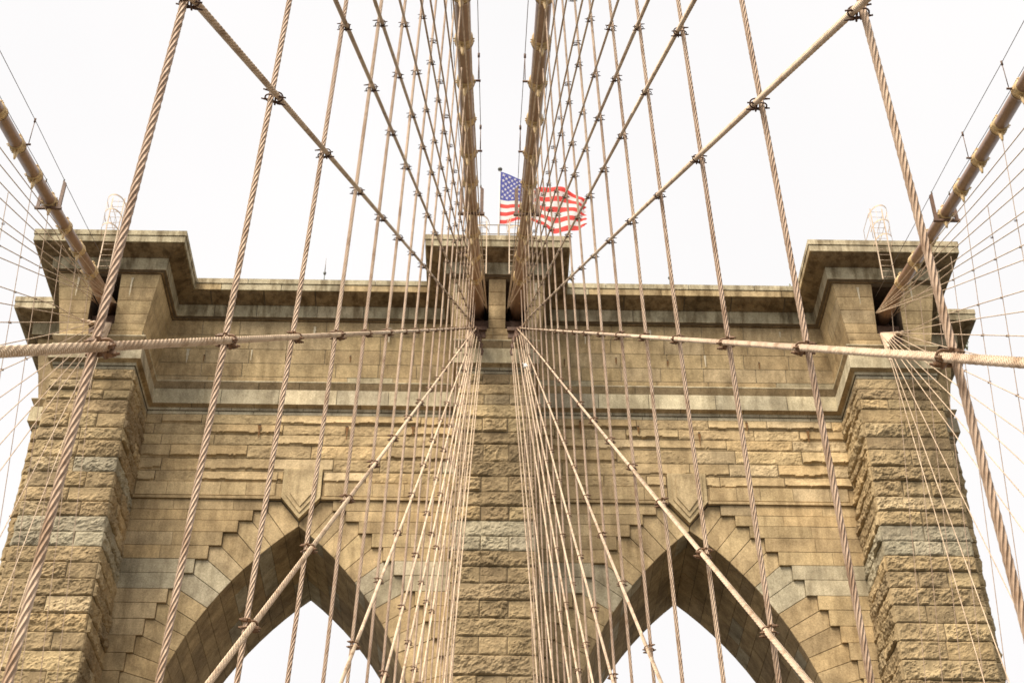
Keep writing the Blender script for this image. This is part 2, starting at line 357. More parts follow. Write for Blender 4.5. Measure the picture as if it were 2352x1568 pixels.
# --- rock faced piers
PR = [38.37, 38.20, 37.69, 37.18, 36.69, 36.04, 35.37, 34.78, 33.99, 33.31, 32.62, 31.97, 31.33, 30.66, 30.04, 29.37, 28.69, 27.98, 27.26, 26.54, 25.81, 25.02, 24.28, 23.5, 22.75, 22.0, 21.2]
while PR[-1] > -44: PR.append(PR[-1]-(.8 if PR[-1] > 15 else 3.2))
bat = lambda z: .0048*(38.4-z)
def pier(x0, x1, s0, s1, alt):
    mb = MB()
    # backing shaft
    for za, zb in ((-45, 38.4),):
        A = [(x0-bat(za)+.04, YP+.04, za), (x1+bat(za)-.04, YP+.04, za), (x1+bat(za)-.04, 2*YC-YP-.04, za), (x0-bat(za)+.04, 2*YC-YP-.04, za)]
        B = [(x0+.04, YP+.04, zb), (x1-.04, YP+.04, zb), (x1-.04, 2*YC-YP-.04, zb), (x0+.04, 2*YC-YP-.04, zb)]
        mb.add(A+B, [(0, 1, 5, 4), (1, 2, 6, 5), (2, 3, 7, 6), (3, 0, 4, 7)], 1, (.3, .24, .16))
    for k in range(len(PR)-1):
        b, a = PR[k], PR[k+1]; fine = a > 20.5; res = .05 if fine else .8; mode = 'rock' if fine else 'plain'
        pal = GREY if 30.0 < a < 31.2 else (TAN+BROWN+[BROWN[2]]*2 if rnd.random() < .93 else GREY+TAN)
        thin = k == 0
        n = 1 if (k % 2 == alt) and not thin else 3
        if abs(x0) > 5 and not thin: n = rnd.choice([2, 3]) if k % 2 != alt else rnd.choice([1, 2])
        X = [0]+sorted((q+rnd.uniform(-.05, .05))/n for q in range(1, n))+[1]
        xl = lambda z: x0-bat(z); xr = lambda z: x1+bat(z)
        for q in range(len(X)-1):
            f = lambda t, z: xl(z)+(xr(z)-xl(z))*t
            patch(mb, (f(X[q], a), YP, a), (f(X[q+1], a), YP, a), (f(X[q+1], b), YP, b), (f(X[q], b), YP, b), (0, -1, 0), res, 'rock' if (fine and not thin) else 'plain', rnd.uniform(.05, .145), tone(GREY if thin else pal, .16), .016)
        for side, X_, nr in ((s0, xl, -1), (s1, xr, 1)):
            yb = YW if side == 'in' else YWG
            m2 = rnd.choice([1, 2]) if not thin else 1
            Y = [YP]+[YP+(yb-YP)*(rnd.uniform(.35, .65)) for _ in range(m2-1)]+[yb]
            for q in range(len(Y)-1):
                y0_, y1_ = Y[q], Y[q+1]
                if nr > 0: pts = ((X_(a), y0_, a), (X_(a), y1_, a), (X_(b), y1_, b), (X_(b), y0_, b))
                else: pts = ((X_(a), y1_, a), (X_(a), y0_, a), (X_(b), y0_, b), (X_(b), y1_, b))
                patch(mb, *pts, (nr, 0, 0), res, 'rock' if (fine and not thin) else 'plain', rnd.uniform(.08, .16), tone(GREY if thin else pal, .16), .016)
    TP(mb, 'pier', [M_STONE, M_MORTAR])
pier(-OX2, -OX1, 'out', 'in', 0); pier(-CX, CX, 'in', 'in', 0); pier(OX1, OX2, 'in', 'out', 0)
# --- side wings
for sg in (-1, 1):
    mb = MB()
    x0, x1 = sorted((sg*(OX2-.5), sg*XW))
    mb.box((x0, YWG+.05, -45), (x1-.05*(sg > 0) , 2*YC-YWG-.05, 38.4), 1, (.3, .24, .16)) if sg > 0 else mb.box((x0+.05, YWG+.05, -45), (x1, 2*YC-YWG-.05, 38.4), 1, (.3, .24, .16))
    for k in range(len(PR)-1):
        b, a = PR[k], PR[k+1]; fine = a > 20.5
        xa, xb = sorted((sg*OX2, sg*XW))
        patch(mb, (xa, YWG, a), (xb, YWG, a), (xb, YWG, b), (xa, YWG, b), (0, -1, 0), .08 if fine else .8, 'rock' if fine and k else 'plain', .12, tone(TAN+BROWN[:1]), .016)
        if sg > 0: pts = ((XW, YWG, a), (XW, 2*YC-YWG, a), (XW, 2*YC-YWG, b), (XW, YWG, b))
        else: pts = ((-XW, 2*YC-YWG, a), (-XW, YWG, a), (-XW, YWG, b), (-XW, 2*YC-YWG, b))
        patch(mb, *pts, (sg, 0, 0), .1 if fine else .8, 'rock' if fine and k else 'plain', .14, tone(TAN), .016)
    TP(mb, 'side_wing', [M_STONE, M_MORTAR])
# --- arched walls
AX, AO, AR, AZ = 7.72, 9.4, 14.7, 21.6
def ax_(z): return math.sqrt(max(AR*AR-(z-AZ)**2, 0))-AO if z > AZ else AR-AO
STP = [(1.29, 33.57), (1.84, 33.09), (2.37, 32.55), (2.92, 31.93), (3.39, 31.33), (3.86, 30.70), (4.29, 30.01), (4.71, 29.40), (5.06, 28.72), (5.41, 28.02), (5.65, 27.30), (5.90, 26.56), (6.02, 25.80), (6.1, 25.03), (6.12, 24.25), (6.12, 23.45), (6.12, 22.65), (6.12, 21.85)]
IZ = [32.90, 32.46, 31.99, 31.49, 30.93, 30.41, 29.86, 29.25, 28.64, 28.04, 27.42, 26.80, 26.15, 25.45, 24.72, 23.98, 23.2, 22.4, 21.6]
INT = [(0 if k == 0 else ax_(z), z) for k, z in enumerate(IZ)]
YB = 2*YC-YW
def inset(poly, g):
    k = len(poly); R = []
    ar = sum(poly[i][0]*poly[(i+1) % k][1]-poly[(i+1) % k][0]*poly[i][1] for i in range(k)); s = 1 if ar > 0 else -1
    for i in range(k):
        p, a, b = poly[i], poly[i-1], poly[(i+1) % k]
        d1 = np.array((p[0]-a[0], p[1]-a[1])); d2 = np.array((b[0]-p[0], b[1]-p[1])); d1 /= np.linalg.norm(d1)+1e-9; d2 /= np.linalg.norm(d2)+1e-9
        n1 = np.array((-d1[1], d1[0]))*s; n2 = np.array((-d2[1], d2[0]))*s; c = 1+n1@n2
        R.append(tuple(np.array(p)+(n1+n2)*g/max(c, .35)))
    return R
WR = [38.37, 38.20, 37.71, 37.20, 36.68, 36.02, 35.40, 34.86]
for sg in (-1, 1):
    CXA = sg*AX; lo, hi = (-OX1, -CX) if sg < 0 else (CX, OX1)
    lo -= .05; hi += .05
    bk = MB(); K = (.22, .17, .11)
    # backing slab with arched opening
    zz = [-45, 0, 12, AZ]+[AZ+(32.9-AZ)*k/24 for k in range(1, 25)]
    for a, b in zip(zz[:-1], zz[1:]):
        for s2, xe in ((-1, lo), (1, hi)):
            ia, ib = CXA+s2*(ax_(a)+.03), CXA+s2*(ax_(b)+.03)
            for y in (YW+.13, YB-.1):
                V = [(xe, y, a), (ia, y, a), (ib, y, b), (xe, y, b)]; bk.add(V, [(0, 1, 2, 3)], 0, K)
            bk.add([(ia, YW+.13, a), (ia, YB-.1, a), (ib, YB-.1, b), (ib, YW+.13, b)], [(0, 1, 2, 3)], 0, K)
    for y in (YW+.13, YB-.1): bk.add([(lo, y, 32.9), (hi, y, 32.9), (hi, y, 34.1), (lo, y, 34.1)], [(0, 1, 2, 3)], 0, K)
    for y in (YW+.035, YB-.1): bk.add([(lo, y, 34.02), (hi, y, 34.02), (hi, y, 38.5), (lo, y, 38.5)], [(0, 1, 2, 3)], 0, K)
    TP(bk, 'wall_core', M_MORTAR_D)
    # rock-faced wall above the arches
    w = MB()
    for k in range(len(WR)-1):
        b, a = WR[k], WR[k+1]; x = lo+.05; first = True
        edge = rnd.uniform(.3, 1.6)
        while x < hi-.1:
            L = (edge if first else rnd.uniform(1.6, 3.4)) if k else rnd.uniform(1.2, 2.4); first = False
            x2 = min(x+L, hi-.05)
            if hi-x2 < .5: x2 = hi-.05
            pal = TAN+[TAN[1]]+([GREY[0]] if rnd.random() < .2 else [])+([BROWN[2]] if rnd.random() < .3 else [])
            segs = [(x, x2)]
            if b < 35.5:   # shield cuts the last rock-faced course
                s0, s1 = CXA-.80, CXA+.80
                segs = [(x, min(x2, s0)), (max(x, s1), x2)]
            for q0, q1 in segs:
                if q1-q0 > .08:
                    md = 'plain' if k == 0 else rnd.choice(['ledge', 'ledge', 'ledge', 'rock', 'rock'])
                    patch(w, (q0, YW, a), (q1, YW, a), (q1, YW, b), (q0, YW, b), (0, -1, 0), .05, md, rnd.uniform(.06, .13) if md == 'ledge' else .055, tone(GREY if k == 0 else pal, .12), .013)
            x = x2
    TP(w, 'spandrel_wall', [M_SPAN])
    # dressed panel and ashlar stepping round the arch
    s = MB()
    for a_, b_ in ((lo+.05, CXA-.80), (CXA+.80, hi-.05)):
        # panel with a sunk frame line
        s.box((a_, YW-.005, 34.19), (b_, YW+.1, 34.84), 0, TAN[4])
        n = 5; c = [a_+.10]+[a_+(b_-a_)*(k+rnd.uniform(-.2, .2))/n for k in range(1, n)]+[b_-.26]
        for k in range(n): s.box((c[k]+.008, YW-.075, 34.235), (c[k+1]-.008, YW, 34.835), 0, tone(TAN))
        s.box((a_, YW-.10, 34.06), (b_, YW+.1, 34.185), 0, tone(TAN))
    for s2, xe in ((-1, lo+.05), (1, hi-.05)):
        zt = 34.05
        for k, (sx, sz) in enumerate(STP):
            xi = CXA+s2*sx; L = abs(xe-xi)
            if L > .08:
                n = max(1, int(round(L/2.1))); g = GREY if 30.0 < sz < 31.0 else TAN+[BROWN[2]]
                cuts = [0]+sorted(min(.95, max(.05, (q+rnd.uniform(-.3, .3))/n)) for q in range(1, n))+[1]
                for q in range(n):
                    p0, p1 = xe+(xi-xe)*cuts[q], xe+(xi-xe)*cuts[q+1]; p0, p1 = min(p0, p1)+.007, max(p0, p1)-.007
                    s.box((p0, YW-.02+rnd.uniform(-.006, .006), sz+.012), (p1, YW+.2, zt-.012), 0, tone(g, .12))
            zt = sz
        z = zt
        while z > -44:
            z2 = z-(.8 if z > 15 else 4); s.box(tuple(np.minimum((xe, 0, 0), (CXA+s2*5.3, 0, 0))[:1])+(YW-.02, z2+.012), (max(xe, CXA+s2*5.3), YW+.2, z-.012), 0, tone(TAN)); z = z2
    TP(s, 'ashlar_wall', M_SMOOTH)
    vo = MB()
    for s2 in (-1, 1):
        for k in range(len(STP)):
            sx, sz = STP[k]
            if k == 0: poly = [INT[0], INT[1], STP[0], (STP[0][0], 34.05), (.80, 34.05), (.02, 33.08)]
            else: poly = [INT[k], INT[k+1], STP[k], (STP[k][0], STP[k-1][1]), STP[k-1]]
            poly = inset([(CXA+s2*x, z) for x, z in poly], .014)
            c = tone(GREY if 30.0 < sz < 31.0 else TAN+[BROWN[2]], .12)
            vo.prism(poly, YW+.085+rnd.uniform(-.008, .008), YW+.45, 0, c)
            # bead along the arris
    TP(vo, 'arch_ring', M_SMOOTH)
    so = MB()
    for s2 in (-1, 1):
        for k in range(len(INT)-1):
            (xa, za), (xb, zb) = INT[k], INT[k+1]; y = YW+.10; nx, nz_ = -(za-zb), -(xb-xa); ln = math.hypot(nx, nz_)
            first = True
            while y < YB-.15:
                y2 = min(y+(rnd.uniform(.35, 1.6) if first else rnd.uniform(1.2, 2.1)), YB-.12)
                if YB-y2 < .6: y2 = YB-.12
                first = False
                A, B, Cc, D = (CXA+s2*xb, y, zb), (CXA+s2*xb, y2, zb), (CXA+s2*xa, y2, za), (CXA+s2*xa, y, za)
                nrm = (s2*nx/ln, 0, nz_/ln)
                c = tone(BROWN+[GREY[1], TAN[4], TAN[6]], .14)
                if s2 < 0: patch(so, A, B, Cc, D, nrm, .4, 'plain', 0, c, .012)
                else: patch(so, B, A, D, Cc, nrm, .4, 'plain', 0, c, .012)
                y = y2
        # jambs below the springing
        xj = CXA+s2*(AR-AO); z = AZ
        while z > -44:
            z2 = z-(.8 if z > 15 else 4)
            pts = ((xj, YW+.1, z2), (xj, YB-.1, z2), (xj, YB-.1, z), (xj, YW+.1, z))
            if s2 > 0: pts = (pts[1], pts[0], pts[3], pts[2])
            patch(so, *pts, (-s2, 0, 0), 2., 'plain', 0, tone(TAN), .012); z = z2
    TP(so, 'arch_soffit', M_SMOOTH)
    # shield keystone: three stepped layers
    ks = MB()
    def sh(w_, top, cz, tip): return [(CXA-w_, top), (CXA-w_, cz), (CXA, tip), (CXA+w_, cz), (CXA+w_, top)]
    ks.prism(sh(.775, 35.45, 34.10, 33.12), YW-.16, YW+.3, 0, (.46, .375, .235)); ks.prism(sh(.60, 35.36, 34.18, 33.36), YW-.205, YW-.1, 0, (.45, .36, .225)); ks.prism(sh(.45, 35.12, 34.27, 33.62), YW-.25, YW-.1, 0, (.45, .36, .225))
    TP(ks, 'keystone', M_SMOOTH)

# weep holes with rust runs, and white lime runs
M_RUST = flat('rust_run', (.17, .085, .03), .9, var=.35, scale=18.); M_LIME = flat('lime_run', (.53, .46, .33), .9, var=.2, scale=18.)
rr = random.Random(5)
class _one:
    def __init__(s, n, m): s.n = n; s.m = m
ru, li = _one('rust_run', M_RUST), _one('lime_run', M_LIME)
def run(mb, x, y, z, w, h, lean=0):
    n = 7; L = []; R2 = []
    for k in range(n+1):
        t = k/n; wk = w*(1-.75*t)*(.7+.6*rr.random()); L.append((x-wk/2+rr.uniform(-.01, .01), y-lean*(1-t), z-h*t)); R2.append((x+wk/2, y-lean*(1-t), z-h*t))
    V = L+R2; q = MB(); q.add(V, [(k, k+n+1, k+n+2, k+1) for k in range(n)]); TP(q, mb.n, mb.m, False)
for x in (-11.9, -9.7, -6.1, -3.4, 3.5, 5.9, 8.4, 10.4, 12.9):
    z = 37.55+rr.uniform(-.1, .5); run(ru, x, YW-.13, z, .12, rr.uniform(.25, .7)); q = MB(); q.box((x-.035, YW-.14, z-.03), (x+.035, YW, z+.04)); TP(q, 'weep_hole', M_DARK, False)
for x in (-12.4, -8.9, -6.2, 2.9, 5.1, 7.3, 11.2):
    z = 41.15+rr.uniform(-.1, .1); run(ru, x, YW-ez(z)-.012, z, .07, rr.uniform(.2, .4), .0); q = MB(); q.box((x-.03, YW-ez(z)-.014, z-.02), (x+.03, YW-.02, z+.05)); TP(q, 'weep_hole', M_DARK, False)
for x in (-13.1, -10.4, -7.8, -4.6, 2.6, 3.8, 6.6, 8.9, 12.2, 13.3):
    z = rr.choice([42.6, 42.55, 41.4]); h = rr.uniform(.3, .8); run(li, x, YW-ez(z)-.012, z, rr.uniform(.06, .16), h, 0)
for cx_ in (-17.3, -15.1, 15.0, 17.2, 1.6, -1.7):
    z = 42.6; h = rr.uniform(.6, 1.2); n_ = ez(z); run(li, cx_, YP-n_-.03, z, .1, h, 0)

# saddles in the slots and pin plates with eye bars
for sg in (-1, 1):
    for cx, w in ((sg*.795, .44), (sg*16.14, .53)):
        mb = MB()
        mb.box((cx-w+.01, YP+.25, 40.46), (cx+w-.01, YP+3.5, 41.15), 0)
        mb.tube([(cx, YP+.6, 41.2), (cx, YP+4, 42.2)], [.36, .34], 16, 0)
        mb.box((cx-w+.06, YP-.22, 40.30), (cx+w-.06, YP+.25, 40.46), 0)
        mb.box((cx-w+.1, YP-.12, 39.98), (cx+w-.1, YP+.02, 40.3), 0)
        TP(mb, 'cable_saddle', M_IRON, False)

# ================================================================== CABLE GEOMETRY
Y0, ST, YS, ZA, ZD = 5.50196, 2.286, 50.10133, 40.43086, -6.43706
def zc(y): s_ = YS-y; s_ = min(s_, 110); return 41.95-.45858*s_+.00195*s_*s_
def flare(y): t = min(max((y-41)/9, 0), 1); return t*t
def cin(y): s_ = min(YS-y, 45); return .85496+.01101*s_-.00011*s_*s_
def cou(y): s_ = min(YS-y, 60); return 16.079-.061*s_
def sx(kind, y, z):
    c, w = (cin(y), 2.29189) if kind == 'inner' else (cou(y), 12.347)
    t = (z-ZD)/(zc(y)-ZD); return w+(c-w)*t
def proj(P):
    Q = np.asarray(P, float)-CAM; d = Q@np.array(FW); return 3622.24*(Q@np.array(RT))/d/1176, 3622.24*(Q@np.array(UP))/d/784, d
def seen(P, mgn=1.25):
    a, b, d = proj(P); return d > 0 and abs(a) < mgn and abs(b) < mgn

# ---- main cables
def band_mesh():
    mb = MB(); R = .205
    def ring(y0, r0, y1, r1, m): mb.tube([(0, y0, 0), (0, y1, 0)], [r0, r1], 24, m, cap=True)
    ring(-.20, R+.012, -.13, R+.045, 1); ring(-.13, R+.045, .10, R+.045, 1)
    ring(.10, R+.055, .135, R+.055, 1); ring(.14, R+.05, .30, R+.03, 0)   # lip on the up-slope side + sheath end
    ring(.135, R+.062, .15, R+.062, 2)
    for zs in (-1, 1):
        for yy in (-.10, .02):
            for xx in (-.075, .075):
                mb.tube([(xx*1.0, yy, zs*(R+.02)), (xx*1.0, yy, zs*(R+.10))], .030, 6, 1)
                mb.tube([(xx-.06, yy, zs*(R+.075)), (xx+.06, yy, zs*(R+.075))], .018, 6, 1)
        mb.box((-.03, -.14, min(zs*R, zs*(R+.11))), (.03, .08, max(zs*R, zs*(R+.11))), 1)
    for xs in (-1, 1):
        mb.tube([(xs*(R+.01), -.10, -.05), (xs*(R+.085), -.10, -.05)], .022, 6, 1); mb.tube([(xs*(R+.01), .03, -.05), (xs*(R+.085), .03, -.05)], .022, 6, 1)
    return mb
_b = band_mesh().obj('cable_band', [M_PAINT, M_BAND, M_CLAMP]); BAND = _b.data; bpy.data.objects.remove(_b)
def socket_mesh():
    mb = MB()
    mb.tube([(-.045, 0, .06), (-.045, 0, -.14)], .018, 6, 0); mb.tube([(.045, 0, .06), (.045, 0, -.14)], .018, 6, 0)
    mb.tube([(-.075, 0, -.13), (.075, 0, -.13)], .032, 8, 0)
    mb.tube([(0, 0, -.12), (0, 0, -.18), (0, 0, -.36), (0, 0, -.40)], [.05, .07, .038, .026], 10, 0)
    return mb
_b = socket_mesh().obj('socket', [M_BAND]); SOCK = _b.data; bpy.data.objects.remove(_b)
PLACE = {('inner', -1): 'inner main cable left of the centre line', ('inner', 1): 'inner main cable right of the centre line', ('outer', -1): 'outer main cable at the far left', ('outer', 1): 'outer main cable at the far right'}
for kind in ('inner', 'outer'):
    for sg in (-1, 1):
        cx = cin if kind == 'inner' else cou
        root = tag(empty('main_cable', (sg*cx(YS), YS, zc(YS))), {('inner', -1): 'thick brown main cable left of centre, rising into the central buttress', ('inner', 1): 'thick brown main cable right of centre, rising into the central buttress beside the flag', ('outer', -1): 'thick brown main cable at far left, running down into the left buttress', ('outer', 1): 'thick brown main cable at far right, running down into the right buttress'}[(kind, sg)], 'cable', 'thick brown main suspension cables')
        inv = Matrix.Translation(-Vector(root.location))
        mb = MB(); ys = [YP+2.5]+[YS+.3-k*.8 for k in range(0, 98)]
        pts = [(sg*cx(y), y, zc(y)) for y in ys]
        pts[0] = (sg*cx(YS), YP+2.5, zc(YS)+.5)
        pts = [(x, y, z-.42*flare(y)) for x, y, z in pts]; mb.tube(pts, [.205+.115*flare(y) for x, y, z in pts], 28, 0); o = mb.obj('wrapped_strand', M_PAINT); o.parent = root; o.matrix_parent_inverse = inv
        for i in range(-3, 20):
            y = Y0+ST*i
            if (kind == 'outer' and i < 8) or i > 18: continue
            p = Vector((sg*cx(y), y, zc(y)-.42*flare(y))); q = Vector((sg*cx(y+.5), y+.5, zc(y+.5)-.42*flare(y+.5)))
            b = bpy.data.objects.new('cable_band', BAND); COL.objects.link(b); b.parent = root; b.matrix_parent_inverse = inv
            d = (q-p).normalized(); xx = d.cross(Vector((0, 0, 1))).normalized(); zz_ = xx.cross(d); k_ = 1+.5*flare(y); xx = xx*k_; zz_ = zz_*k_
            b.matrix_world = Matrix(((xx[0], d[0], zz_[0], p[0]), (xx[1], d[1], zz_[1], p[1]), (xx[2], d[2], zz_[2], p[2]), (0, 0, 0, 1)))
            b.matrix_parent_inverse = Matrix.Identity(4); b.matrix_basis = inv @ b.matrix_world

# ---- ropes
def rope(name, pts, r, pitch, mtl, parent=None, near=24.):
    P = np.array(pts, float); seg = np.linalg.norm(np.diff(P, axis=0), axis=1); cum = np.r_[0, np.cumsum(seg)]; T = cum[-1]
    s = 0.; ss = [0.]
    def at(s): return np.array([np.interp(s, cum, P[:, k]) for k in range(3)])
    while s < T:
        p = at(s); d = np.linalg.norm(p-CAM); a, b, dd = proj(p)
        vis = dd > 0 and abs(a) < 1.6 and abs(b) < 1.6
        s += pitch/8. if (d < near and vis) else (.6 if d < 30 else 2.0)
        ss.append(min(s, T))
    ss = np.array(sorted(set(np.round(list(ss)+[c for c in cum], 5)))); ss = ss[ss <= T+1e-6]
    Q = np.stack([np.interp(ss, cum, P[:, k]) for k in range(3)], -1)
    D = np.gradient(Q, axis=0); D /= np.linalg.norm(D, axis=1)[:, None]+1e-12
    ref = np.array((1., 0, 0)); A = ref-D*(D@ref)[:, None]; A /= np.linalg.norm(A, axis=1)[:, None]; B = np.cross(D, A)
    n = 24; step = np.r_[np.diff(ss), 1]; fine = np.minimum(step, np.r_[1, np.diff(ss)]) < pitch/5
    th = np.arange(n)/n*2*np.pi
    rot = 2*np.pi*ss/pitch
    ang = th[None, :]+np.where(fine, rot, 0)[:, None]
    rad = r*np.where(fine[:, None], .83+.20*np.abs(np.cos(3*th))[None, :]**.6, .98)
    V = Q[:, None, :]+rad[..., None]*(np.cos(ang)[..., None]*A[:, None, :]+np.sin(ang)[..., None]*B[:, None, :])
    K = len(ss); V = V.reshape(-1, 3); F = []; uv = []
    for i in range(K-1):
        # when going from fine to coarse the twist offset is rounded to a whole vertex step
        sh = 0
        if fine[i] != fine[i+1]:
            x = (rot[i] if fine[i] else rot[i+1])/(2*math.pi)*n; sh = int(round(x)) % n
            sh = sh if fine[i] else -sh
        f = fine[i] and fine[i+1]
        for j in range(n):
            a = i*n+j; b = i*n+(j+1) % n; c = (i+1)*n+(j+1+sh) % n; d = (i+1)*n+(j+sh) % n
            F.append((a, b, c, d))
            if f: uv += [(j/n+.25/6, 0), ((j+1)/n+.25/6, 0), ((j+1)/n+.25/6, 0), (j/n+.25/6, 0)]
            else: uv += [(j/n, -ss[i]/pitch), ((j+1)/n, -ss[i]/pitch), ((j+1)/n, -ss[i+1]/pitch), (j/n, -ss[i+1]/pitch)]
    mb = MB(); mb.add(V, F, 0, smooth=True)
    return mb.obj(name, mtl, parent, uvs=uv)

R_S, R_T = .0215, .0225
SEGN = {('inner', -1): 'net left of centre', ('inner', 1): 'net right of centre', ('outer', -1): 'far left net', ('outer', 1): 'far right net'}
for kind in ('inner', 'outer'):
    for sg in (-1, 1):
        idx = list(range(0, 20)) if kind == 'inner' else list(range(11, 20))
        for q, i in enumerate(idx):
            y = Y0+ST*i; zt = zc(y)-.58
            wob = .012*math.sin(i*2.3+sg)
            pts = [(sg*sx(kind, y, z)+wob*math.sin(z*.35), y, z) for z in (list(np.linspace(ZD, zt, 9)))]
            o = rope('suspender_rope', pts, R_S*(1 if kind == 'inner' else .55), .42, M_SUSP)
            tag(o, '%s upright suspender rope of the %s, counted from the camera' % (ORD[q], SEGN[(kind, sg)]), 'rope', 'upright suspender ropes')
            k = bpy.data.objects.new('socket', SOCK); COL.objects.link(k); k.parent = o; k.location = (sg*sx(kind, y, zt), y, zt+.33)
# ---- rope clamps (two U-bolts with nuts)
def clamp_mesh(sg, k=1.):
    mb = MB(); r = .0078*k
    n_ = np.array((0, -math.sin(math.radians(40)), math.cos(math.radians(40))))      # across the stay, in the net plane
    al = np.array((0, math.cos(math.radians(40)), math.sin(math.radians(40)))); X = np.array((-sg, 0, 0.))    # X points to the walkway side
    Yv = np.array((0, 1., 0)); Zv = np.array((0, 0, 1.))
    def ub(c, w, L, side, off, n):
        pts = [c+n*w-X*side*L]
        for t in np.linspace(90, -90, 9):
            a = math.radians(t); pts.append(c+n*w*math.sin(a)+X*side*(w*math.cos(a)))
        pts.append(c-n*w-X*side*L)
        pts = [p+off for p in pts]; mb.tube(pts, r, 7, 0)
        for s_ in (1, -1):
            e = c+n*w*s_-X*side*L+off
            mb.tube([e+X*side*.055, e+X*side*.030], .0175*k*k, 6, 1, smooth=False); mb.tube([e+X*side*.028, e+X*side*.016], .0145*k*k, 6, 1, smooth=False)
        a = c+n*(w+.018)-X*side*(L-.068)+off; b = c-n*(w+.018)-X*side*(L-.068)+off; mb.tube([a, b], .014*k*k, 6, 0, smooth=False)
    ub(X*.024, .031, .105, 1, al*.012, n_); ub(-X*.024, .031, .105, -1, Zv*(-.028), Yv)
    return mb
CL = {}
for sg in (-1, 1):
    for nm, mats in (('near', [M_CLAMP_L, M_CLAMP_L]), ('far', [M_CLAMP, M_CLAMP])):
        _b = clamp_mesh(sg, 1. if nm == 'near' else .7).obj('clamp', mats); CL[(sg, nm)] = _b.data; bpy.data.objects.remove(_b)
# ---- diagonal stays: (reach, anchor height) ; reach = horizontal distance from tower to deck anchor
DST = [19.5, 23.8, 29.4, 35.9, 38.9, 42.0, 45.1, 49.15, 53.53, 57.86, 61.89, 65.63, 70.5, 73.8, 78.8, 81.4, 87.5, 92.5, 98.5, 104.8]
EYE = {}
def eyebar(root, a, b):
    mb = MB(); a = np.array(a); b = np.array(b); d = (b-a)/np.linalg.norm(b-a); sg_ = 1 if a[0] > 0 else -1
    pin = np.array((sg_*15.72 if abs(a[0]) > 5 else sg_*(.45+.6*abs(a[0])), 50.15, 40.42)); mb.tube([pin, a+d*.02], [.05, .055], 6, 0, smooth=False)
    mb.tube([a-d*.02, a+d*.07, a+d*.28, a+d*.36], [.06, .08, .055, .03], 8, 0)
    x = np.array((1., 0, 0)); mb.tube([a-x*.075, a+x*.075], .028, 6, 0)
    for s_ in (-1, 1): mb.tube([a+x*.05*s_-d*.1, a+x*.05*s_+d*.18], .014, 5, 0)
    o = mb.obj('eye_bar', M_TANIRON if abs(a[0]) > 5 else M_IRON); o.parent = root; return o
for kind in ('inner', 'outer'):
    for sg in (-1, 1):
        for q, d in enumerate(DST):
            m_ = 46.868/d
            lowgrp = d < 68
            ctr, hw = (.795, .36) if kind == 'inner' else (16.14, .42)
            if lowgrp:
                ay = 49.35; axx = ([.59, .62, .67, .78, .88, .96, 1.06, 1.17, .83, .93, 1.0, 1.2] if kind == 'inner' else [15.65, 15.66, 15.67, 15.70, 15.74, 15.81, 15.9, 15.99, 16.24, 16.13, 16.35, 16.61])[q]
                za = ZA; az = za-m_*(YS-ay)
            else:
                m_ += 1.07/23; za = 41.45; ay = 50.9; s_out = 1 if q in (12, 14, 17) else -1
                axx = ctr+s_out*(hw+.03) if kind == 'inner' else ctr-hw-.04+(.9 if q in (14, 18) else 0)
                az = za-m_*(YS-ay)
            pts = [(sg*axx, ay, az)]; cl = []
            for i in range(19, -40, -1):
                y = Y0+ST*i; z = za-m_*(YS-y)
                if z < ZD: break
                if z > zc(y)-.3: continue
                lim = 16 if lowgrp else 15
                if d < 40: lim = 12
                if i > lim: continue
                x = sx(kind, y, z); off = -.045-((.06+.05*(q-14))*min(1, max(0, (11-(zc(y)-z))/8)) if q >= 15 else 0)
                pts.append((sg*(x+off), y, z))
                if off > -.15 and i >= 0 and z < zc(y)-.9 and z > -6 and d > 34 and (d > 44 or i < 14): cl.append((i, (sg*(x-.0225), y, z)))
            yd = YS-(za-ZD)/m_; pts.append((sg*(sx(kind, yd, ZD)-.04), yd, ZD))
            if len(pts) == 2: pts.insert(1, tuple((np.array(pts[0])+np.array(pts[1]))/2))
            # stays hang between clamps as a smooth line
            o = rope('diagonal_stay', pts, R_T*(1 if q < 13 else .8) if kind == 'inner' else R_T*.72, .17, M_STAY, near=20.)
            tag(o, '%s slanting stay cable of the %s, counted up from the steepest' % (ORD[q], SEGN[(kind, sg)]), 'stay cable', 'slanting stay cables fanning from the tower')
            if lowgrp: eyebar(o, (sg*axx, ay, az), pts[1])
            for i, p in cl:
                if not seen(p): continue
                if kind == 'outer' and (i > 17 or q % 2 == 0): continue
                c = bpy.data.objects.new('clamp', CL[(sg, 'near' if (m_ > .78) else 'far')]); COL.objects.link(c); c.parent = o; c.location = p; c.rotation_euler = (rnd.uniform(-.16, .16), rnd.uniform(-.12, .12), rnd.uniform(-.2, .2)); k_ = rnd.uniform(.9, 1.1); c.scale = (k_, k_, k_)
                if kind == 'outer': c.scale = (.75, .75, .75)
            if kind == 'inner' and sg == 1 and q == 5:
                a = np.array(pts[2]) if len(pts) > 2 else None
                # white rag tied low on the rope near the tower
                y = 44.5; z = za-m_*(YS-y); x = np.interp(-y, [-p[1] for p in pts], [p[0] for p in pts])
                t = MB(); t.tube([(x, y+.05, z+.05), (x, y, z), (x, y-.06, z-.06), (x, y-.16, z-.16)], [.06, .12, .10, .04], 9, 0, smooth=False)
                for k in range(5): a_ = k*1.3; t.tube([(x, y-.02, z), (x+.17*math.cos(a_), y-.06, z+.15*math.sin(a_))], [.05, .015], 5, 0)
                k = t.obj('white_wrapping', M_WHITE); k.parent = o

